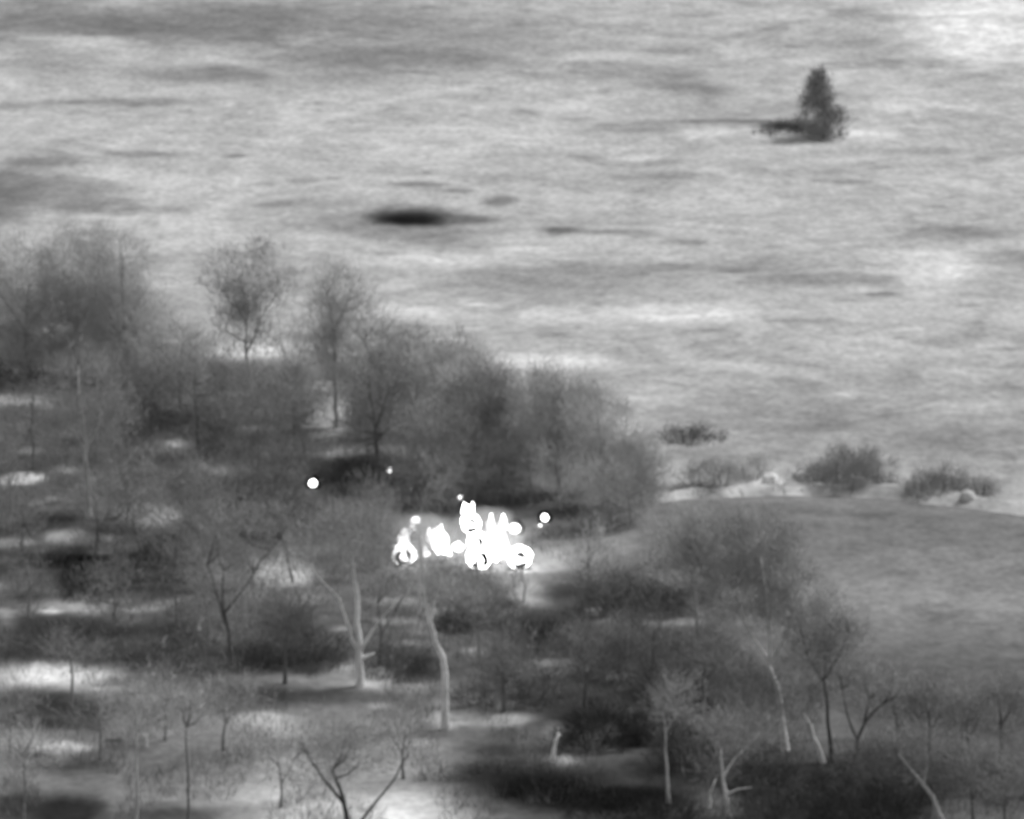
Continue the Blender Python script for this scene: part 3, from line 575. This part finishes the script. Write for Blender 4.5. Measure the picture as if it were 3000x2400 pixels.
# ------------------------------------------------------------ boulder, snag, stump
def rock(name, label, cat, base, rx, h, tone):
    b = at(*base); k = mpp(b[1]); a, H = rx*k, h*k
    V = []; F = []; nu, nv = 18, 9
    for i in range(nv):
        ph = math.pi*i/(nv-1)
        for j in range(nu):
            th = 2*math.pi*j/nu; d = Vector((math.sin(ph)*math.cos(th), math.sin(ph)*math.sin(th), math.cos(ph)))
            q = 1+.2*noise.noise(d*1.7+Vector(b)); V.append((d.x*a*q, d.y*a*.9*q, max(-.1, d.z*H*q)))
    for i in range(nv-1):
        for j in range(nu): F.append((i*nu+j, i*nu+(j+1) % nu, (i+1)*nu+(j+1) % nu, (i+1)*nu+j))
    o = mesh_obj(name, V, F, mat_noise('stone', tone, .2, 2, 9), None, False, b.tolist()); return tag(o, label, cat)
_b = rock('boulder', 'pale rounded boulder on the field edge between two dark bushes', 'boulder', (2037,1062), 18, 19, 195); _b.location.z += .35
rock('mound', 'small bright earth mound behind the far edge of the field', 'mound', (1622,1020), 19, 26, 245)
def snag(name, label, cat, pts, r, tone, grp=None):
    b = at(*pts[0]); P = [on_plane(X, Y, b[1])-b for X, Y in pts]; P[0] = np.array([0, 0, -.1]); gg = Geo()
    gg.tube(P, [r*(1-.5*i/(len(P)-1)) for i in range(len(P))], 8)
    q = P[len(P)//2]; gg.tube([q, q+np.array([.25, .1, .3])], [r*.4, r*.15], 5)
    o = gg.build(name, M_bark(tone)); o.location = b.tolist(); return tag(o, label, cat, grp)
snag('tree_snag', 'short white leaning snag above the bright tuft in the lower middle', 'snag', [(1163,1604),(1166,1580),(1170,1560),(1176,1543)], .13, 250)
snag('tree_stump', 'bright knobbly stump beside the blotchy pale trunk at bottom left', 'stump', [(302,1572),(304,1558),(303,1546)], .28, 205)
snag('tree_stump', 'small bright stump below the light thicket at left', 'stump', [(342,1362),(343,1350)], .2, 200)
snag('tree_stump', 'small bright stump in the middle of the light thicket', 'stump', [(418,1326),(418,1314)], .16, 200)

# ------------------------------------------------------------ undergrowth of the wood floor (uncountable)
gg = Geo(); N = 150000
X = RNG.uniform(-60, 2220, N); Y = RNG.uniform(640, 1790, N)
e = np.interp(X, EDGE_X, EDGE_Y)+40; k_ = Y > e
k_ &= ~((X > 1300) & (Y < np.interp(X, [p[0] for p in FB], [p[1] for p in FB]))); X, Y = X[k_], Y[k_]
P = np.array([at(a, b) for a, b in zip(X[::6], Y[::6])])
P = np.repeat(P, 6, 0); P += np.concatenate([RNG.normal(0, .5, (len(P), 1)), RNG.normal(0, 1.0, (len(P), 1)), np.zeros((len(P), 1))], 1)
P[:, 2] = [height(a, b)-.03 for a, b in P[:, :2]]
cl = np.array([noise.noise(Vector((a*.25, b*.12, 33))) for a, b in P[:, :2]]); P = P[cl > np.where(unproject(P[:, 0], P[:, 1])[1] > 1400, .02, -.12)]
d = RNG.normal(0, .5, (len(P), 3)); d[:, 2] = np.abs(d[:, 2])+.8; d /= np.linalg.norm(d, axis=1)[:, None]; d *= (RNG.uniform(.25, .8, len(P))*np.where(RNG.uniform(0, 1, len(P)) < .08, 2.4, 1))[:, None]
wd = RNG.normal(0, 1, (len(P), 3)); wd[:, 2] = 0; wd /= np.linalg.norm(wd, axis=1)[:, None]
gg.blades(P, d, wd, RNG.uniform(.015, .035, len(P)))
tag(gg.build('undergrowth', mat_noise('dry_stalks', 122, .4, .5, 5)), 'low dead stalks and scrub covering the floor of the wood', 'undergrowth', None, 'stuff')

# ------------------------------------------------------------ fires
M_FLAME = mat_emit('white_hot_flame', 6.5); M_CORE = mat_emit('flame_core', 4.5)
M_RING_CHAR = mat_noise('ring_and_char', 12, .3); M_EMBER = mat_emit('small_flame', 3.0)  # black shared by the added ringing hoops and the burnt logs
def blob(V, F, c, a, bb, h, seed, rough=.22, nu=20, nv=12, tip=0.0):
    s = len(V)
    for i in range(nv):
        ph = math.pi*i/(nv-1)
        for j in range(nu):
            th = 2*math.pi*j/nu; d = Vector((math.sin(ph)*math.cos(th), math.sin(ph)*math.sin(th), math.cos(ph)))
            q = 1+rough*noise.noise(d*2.2+Vector((seed, seed*.7, 0)))+rough*.5*noise.noise(d*5+Vector((seed, 0, 3)))
            t = max(0, d.z); sh = 1-tip*.6*t
            V.append((c[0]+d.x*a*q*sh, c[1]+d.y*bb*q*sh, c[2]+d.z*h*q*(1+tip*t)))
    for i in range(nv-1):
        for j in range(nu): F.append((s+i*nu+j, s+(i+1)*nu+j, s+(i+1)*nu+(j+1) % nu, s+i*nu+(j+1) % nu))
def fire(label, X, Y, r, ring=False, tip=0.0, sx=1.0, group='fires burning on the floor of the wood', by=None):
    """X, Y is where the flame's middle is seen; it stands on the ground below"""
    b = at(X, (by+20) if by else Y+r*.92); k = mpp(b[1]); a = r*k; c = on_plane(X, Y, b[1])-b
    root = empty('fire', b.tolist()); tag(root, label, 'fire', group); r_ = r; a *= .72 if ring == 5 else .9 if ring else .8
    V = []; F = []; blob(V, F, c, a*sx*(1 if ring or r < 14 else .8), a, a*(1 if ring or r < 14 else .78), X*.37, (.14 if ring else .5 if r > 14 else .45), tip=tip)
    if not ring and r > 14:
        for q in range(int(3+r*.35)): blob(V, F, c+np.array([random.uniform(-1, 1)*a*sx, random.uniform(-.5, .5)*a, random.uniform(-.8, 1.0)*a]), a*.30, a*.3, a*.42, X+q, .5, 12, 8, .9)
    mesh_obj('flame', V, F, M_CORE if ring else M_FLAME if r > 12 else M_EMBER, root, True)
    if ring:                                    # dark hoop added to copy the sensor's ringing round a hot spot
        for s0, s1 in ring_arcs[ring]:
            g2 = Geo(); th = np.linspace(s0, s1, 14); rr = a*(1.7 if ring == 5 else .52)
            pts = [c+np.array([rr*math.cos(t), 0 if ring == 5 else -a*1.22, rr*math.sin(t)])+RNG.normal(0, .012, 3) for t in th]
            m_ = len(pts); g2.tube(pts, [max(.02, a*(.42 if ring == 5 else RING_T*math.sin(math.pi*(i+.6)/(m_+.2))**.6)*(1+.3*random.uniform(-1, 1))) for i in range(m_)], 6)
            g2.build('ringing_hoop', M_RING_CHAR, root)
    for q in range(0 if by else 2):             # burnt logs at its foot
        g3 = Geo()
        t = q*.8+random.uniform(0, .5); u = np.array([math.cos(t), math.sin(t)*.8, 0])*a*1.0
        g3.tube([np.array([0, 0, .04])-u, np.array([0, 0, .07]), np.array([0, 0, .04])+u], [a*.09]*3, 5)
        g3.build('burnt_log', M_RING_CHAR, root)
    return root
RING_T = .25
ring_arcs = {1: [(-.3, 1.3), (1.7, 5.7)], 2: [(.4, 2.0), (3.8, 6.1)], 3: [(-1.0, 1.6), (3.6, 4.4)], 4: [(.2, 1.3), (2.3, 3.5), (4.3, 5.5)], 5: [(0, 6.28)]}
fire('lone small round hot spot with a dark rim, leftmost of all', 659, 1018, 12, 5)
fire('tiny hot speck high in the trees left of the main blaze', 820, 990, 6)
fire('small round flame above the ringed fire at the left of the blaze', 875, 1097, 11)
fire('tiny hot speck above the topmost ringed fire', 969, 1048, 6)
fire('ragged white flame at the very top of the blaze', 984, 1076, 15, False, .3, by=1200)
fire('upper ringed fire in the middle column of the blaze', 991, 1101, 24, 2, by=1206)
fire('middle ringed fire in the middle column of the blaze', 1003, 1137, 22, 3, by=1206)
fire('large ringed fire at the bottom of the middle column', 1009, 1172, 31, 3)
fire('large ringed fire at the left end of the blaze', 850, 1167, 28, 1)
fire('tall pointed flame right behind the left ringed fire', 850, 1132, 16, False, .8)
fire('oval double flame up at the right of the blaze', 1083, 1113, 15, 5, 0, 1.2)
fire('large ringed fire at the right end of the blaze', 1093, 1173, 29, 2)
fire('small round flame farthest to the right', 1147, 1090, 11, 5)
fire('faint speck just below the farthest right flame', 1137, 1107, 4)
fire('small flame between the big white mass and the right ringed fire', 1067, 1160, 9)
fire('small flame touching the right side of the left ringed fire', 873, 1171, 8)
fire('left narrow flame of the three between ringed fire and white mass', 897, 1163, 11, False, .4)
fire('broad ragged flame behind the row left of the white mass', 922, 1134, 20, False, .6, 1.7)
fire('wide low flame in the row left of the white mass', 930, 1157, 15, False, .2, 1.6)
fire('low flame joining the row to the white mass', 965, 1152, 12, False, .2, 1.4)
fire('biggest white mass of flame at the heart of the blaze', 1037, 1136, 39, False, .35, 1.0)
fire('bulging flame on the lower right of the white mass', 1040, 1163, 27, False, .1, 1.1)
fire('small flame left of the ragged flame row, up the slope', 868, 1112, 8, False, .5)

snag('burning_trunk', 'charred upright trunk carrying the middle column of ringed fires', 'burning trunk', [(1005,1222),(1004,1150),(998,1110),(986,1074)], .10, 190)

# ------------------------------------------------------------ haze volumes added to make a soft glow round the fires
def glow_haze(cx, cy, rx, ry, dens, base_y):
    b = at(cx, base_y); k = mpp(b[1]); c = on_plane(cx, cy, b[1])-b; V = []; F = []
    blob(V, F, c, rx*k, rx*k*.8, ry*k, cx*.1, .35, 28, 16)
    m = bpy.data.materials.new('glow_haze'); m.use_nodes = True; t = m.node_tree; t.nodes.remove(t.nodes['Principled BSDF'])
    v = t.nodes.new('ShaderNodeVolumePrincipled'); v.inputs['Color'].default_value = (.95, .95, .95, 1); v.inputs['Density'].default_value = dens; v.inputs['Anisotropy'].default_value = .2
    tc = t.nodes.new('ShaderNodeTexCoord'); mp = t.nodes.new('ShaderNodeMapping'); mp.vector_type = 'TEXTURE'
    mp.inputs['Location'].default_value = tuple(c); mp.inputs['Scale'].default_value = (rx*k, rx*k*.8, ry*k)
    gr = t.nodes.new('ShaderNodeTexGradient'); gr.gradient_type = 'SPHERICAL'; nz = t.nodes.new('ShaderNodeTexNoise'); nz.inputs['Scale'].default_value = .9
    mu = t.nodes.new('ShaderNodeMath'); mu.operation = 'MULTIPLY'; m2 = t.nodes.new('ShaderNodeMath'); m2.operation = 'MULTIPLY'; m2.inputs[1].default_value = dens*11
    t.links.new(tc.outputs['Object'], mp.inputs[0]); t.links.new(mp.outputs[0], gr.inputs[0]); t.links.new(tc.outputs['Object'], nz.inputs[0])
    t.links.new(gr.outputs['Fac'], mu.inputs[0]); t.links.new(nz.outputs[0], mu.inputs[1]); t.links.new(mu.outputs[0], m2.inputs[0]); t.links.new(m2.outputs[0], v.inputs['Density'])
    t.links.new(v.outputs[0], t.nodes['Material Output'].inputs['Volume'])
    return V, F, m, b
for (cx, cy, rx, ry, dn, by, lab) in [(1025,1128,88,70,.30,1190,'thin haze added for the glow round the heart of the blaze'),(890,1130,84,56,.26,1180,'thin haze added for the glow over the left end of the blaze')]:
    V, F, m, b = glow_haze(cx, cy, rx, ry, dn, by); o = mesh_obj('glow_haze', V, F, m, None, True, b.tolist()); tag(o, lab, 'glow_haze', None, 'stuff')
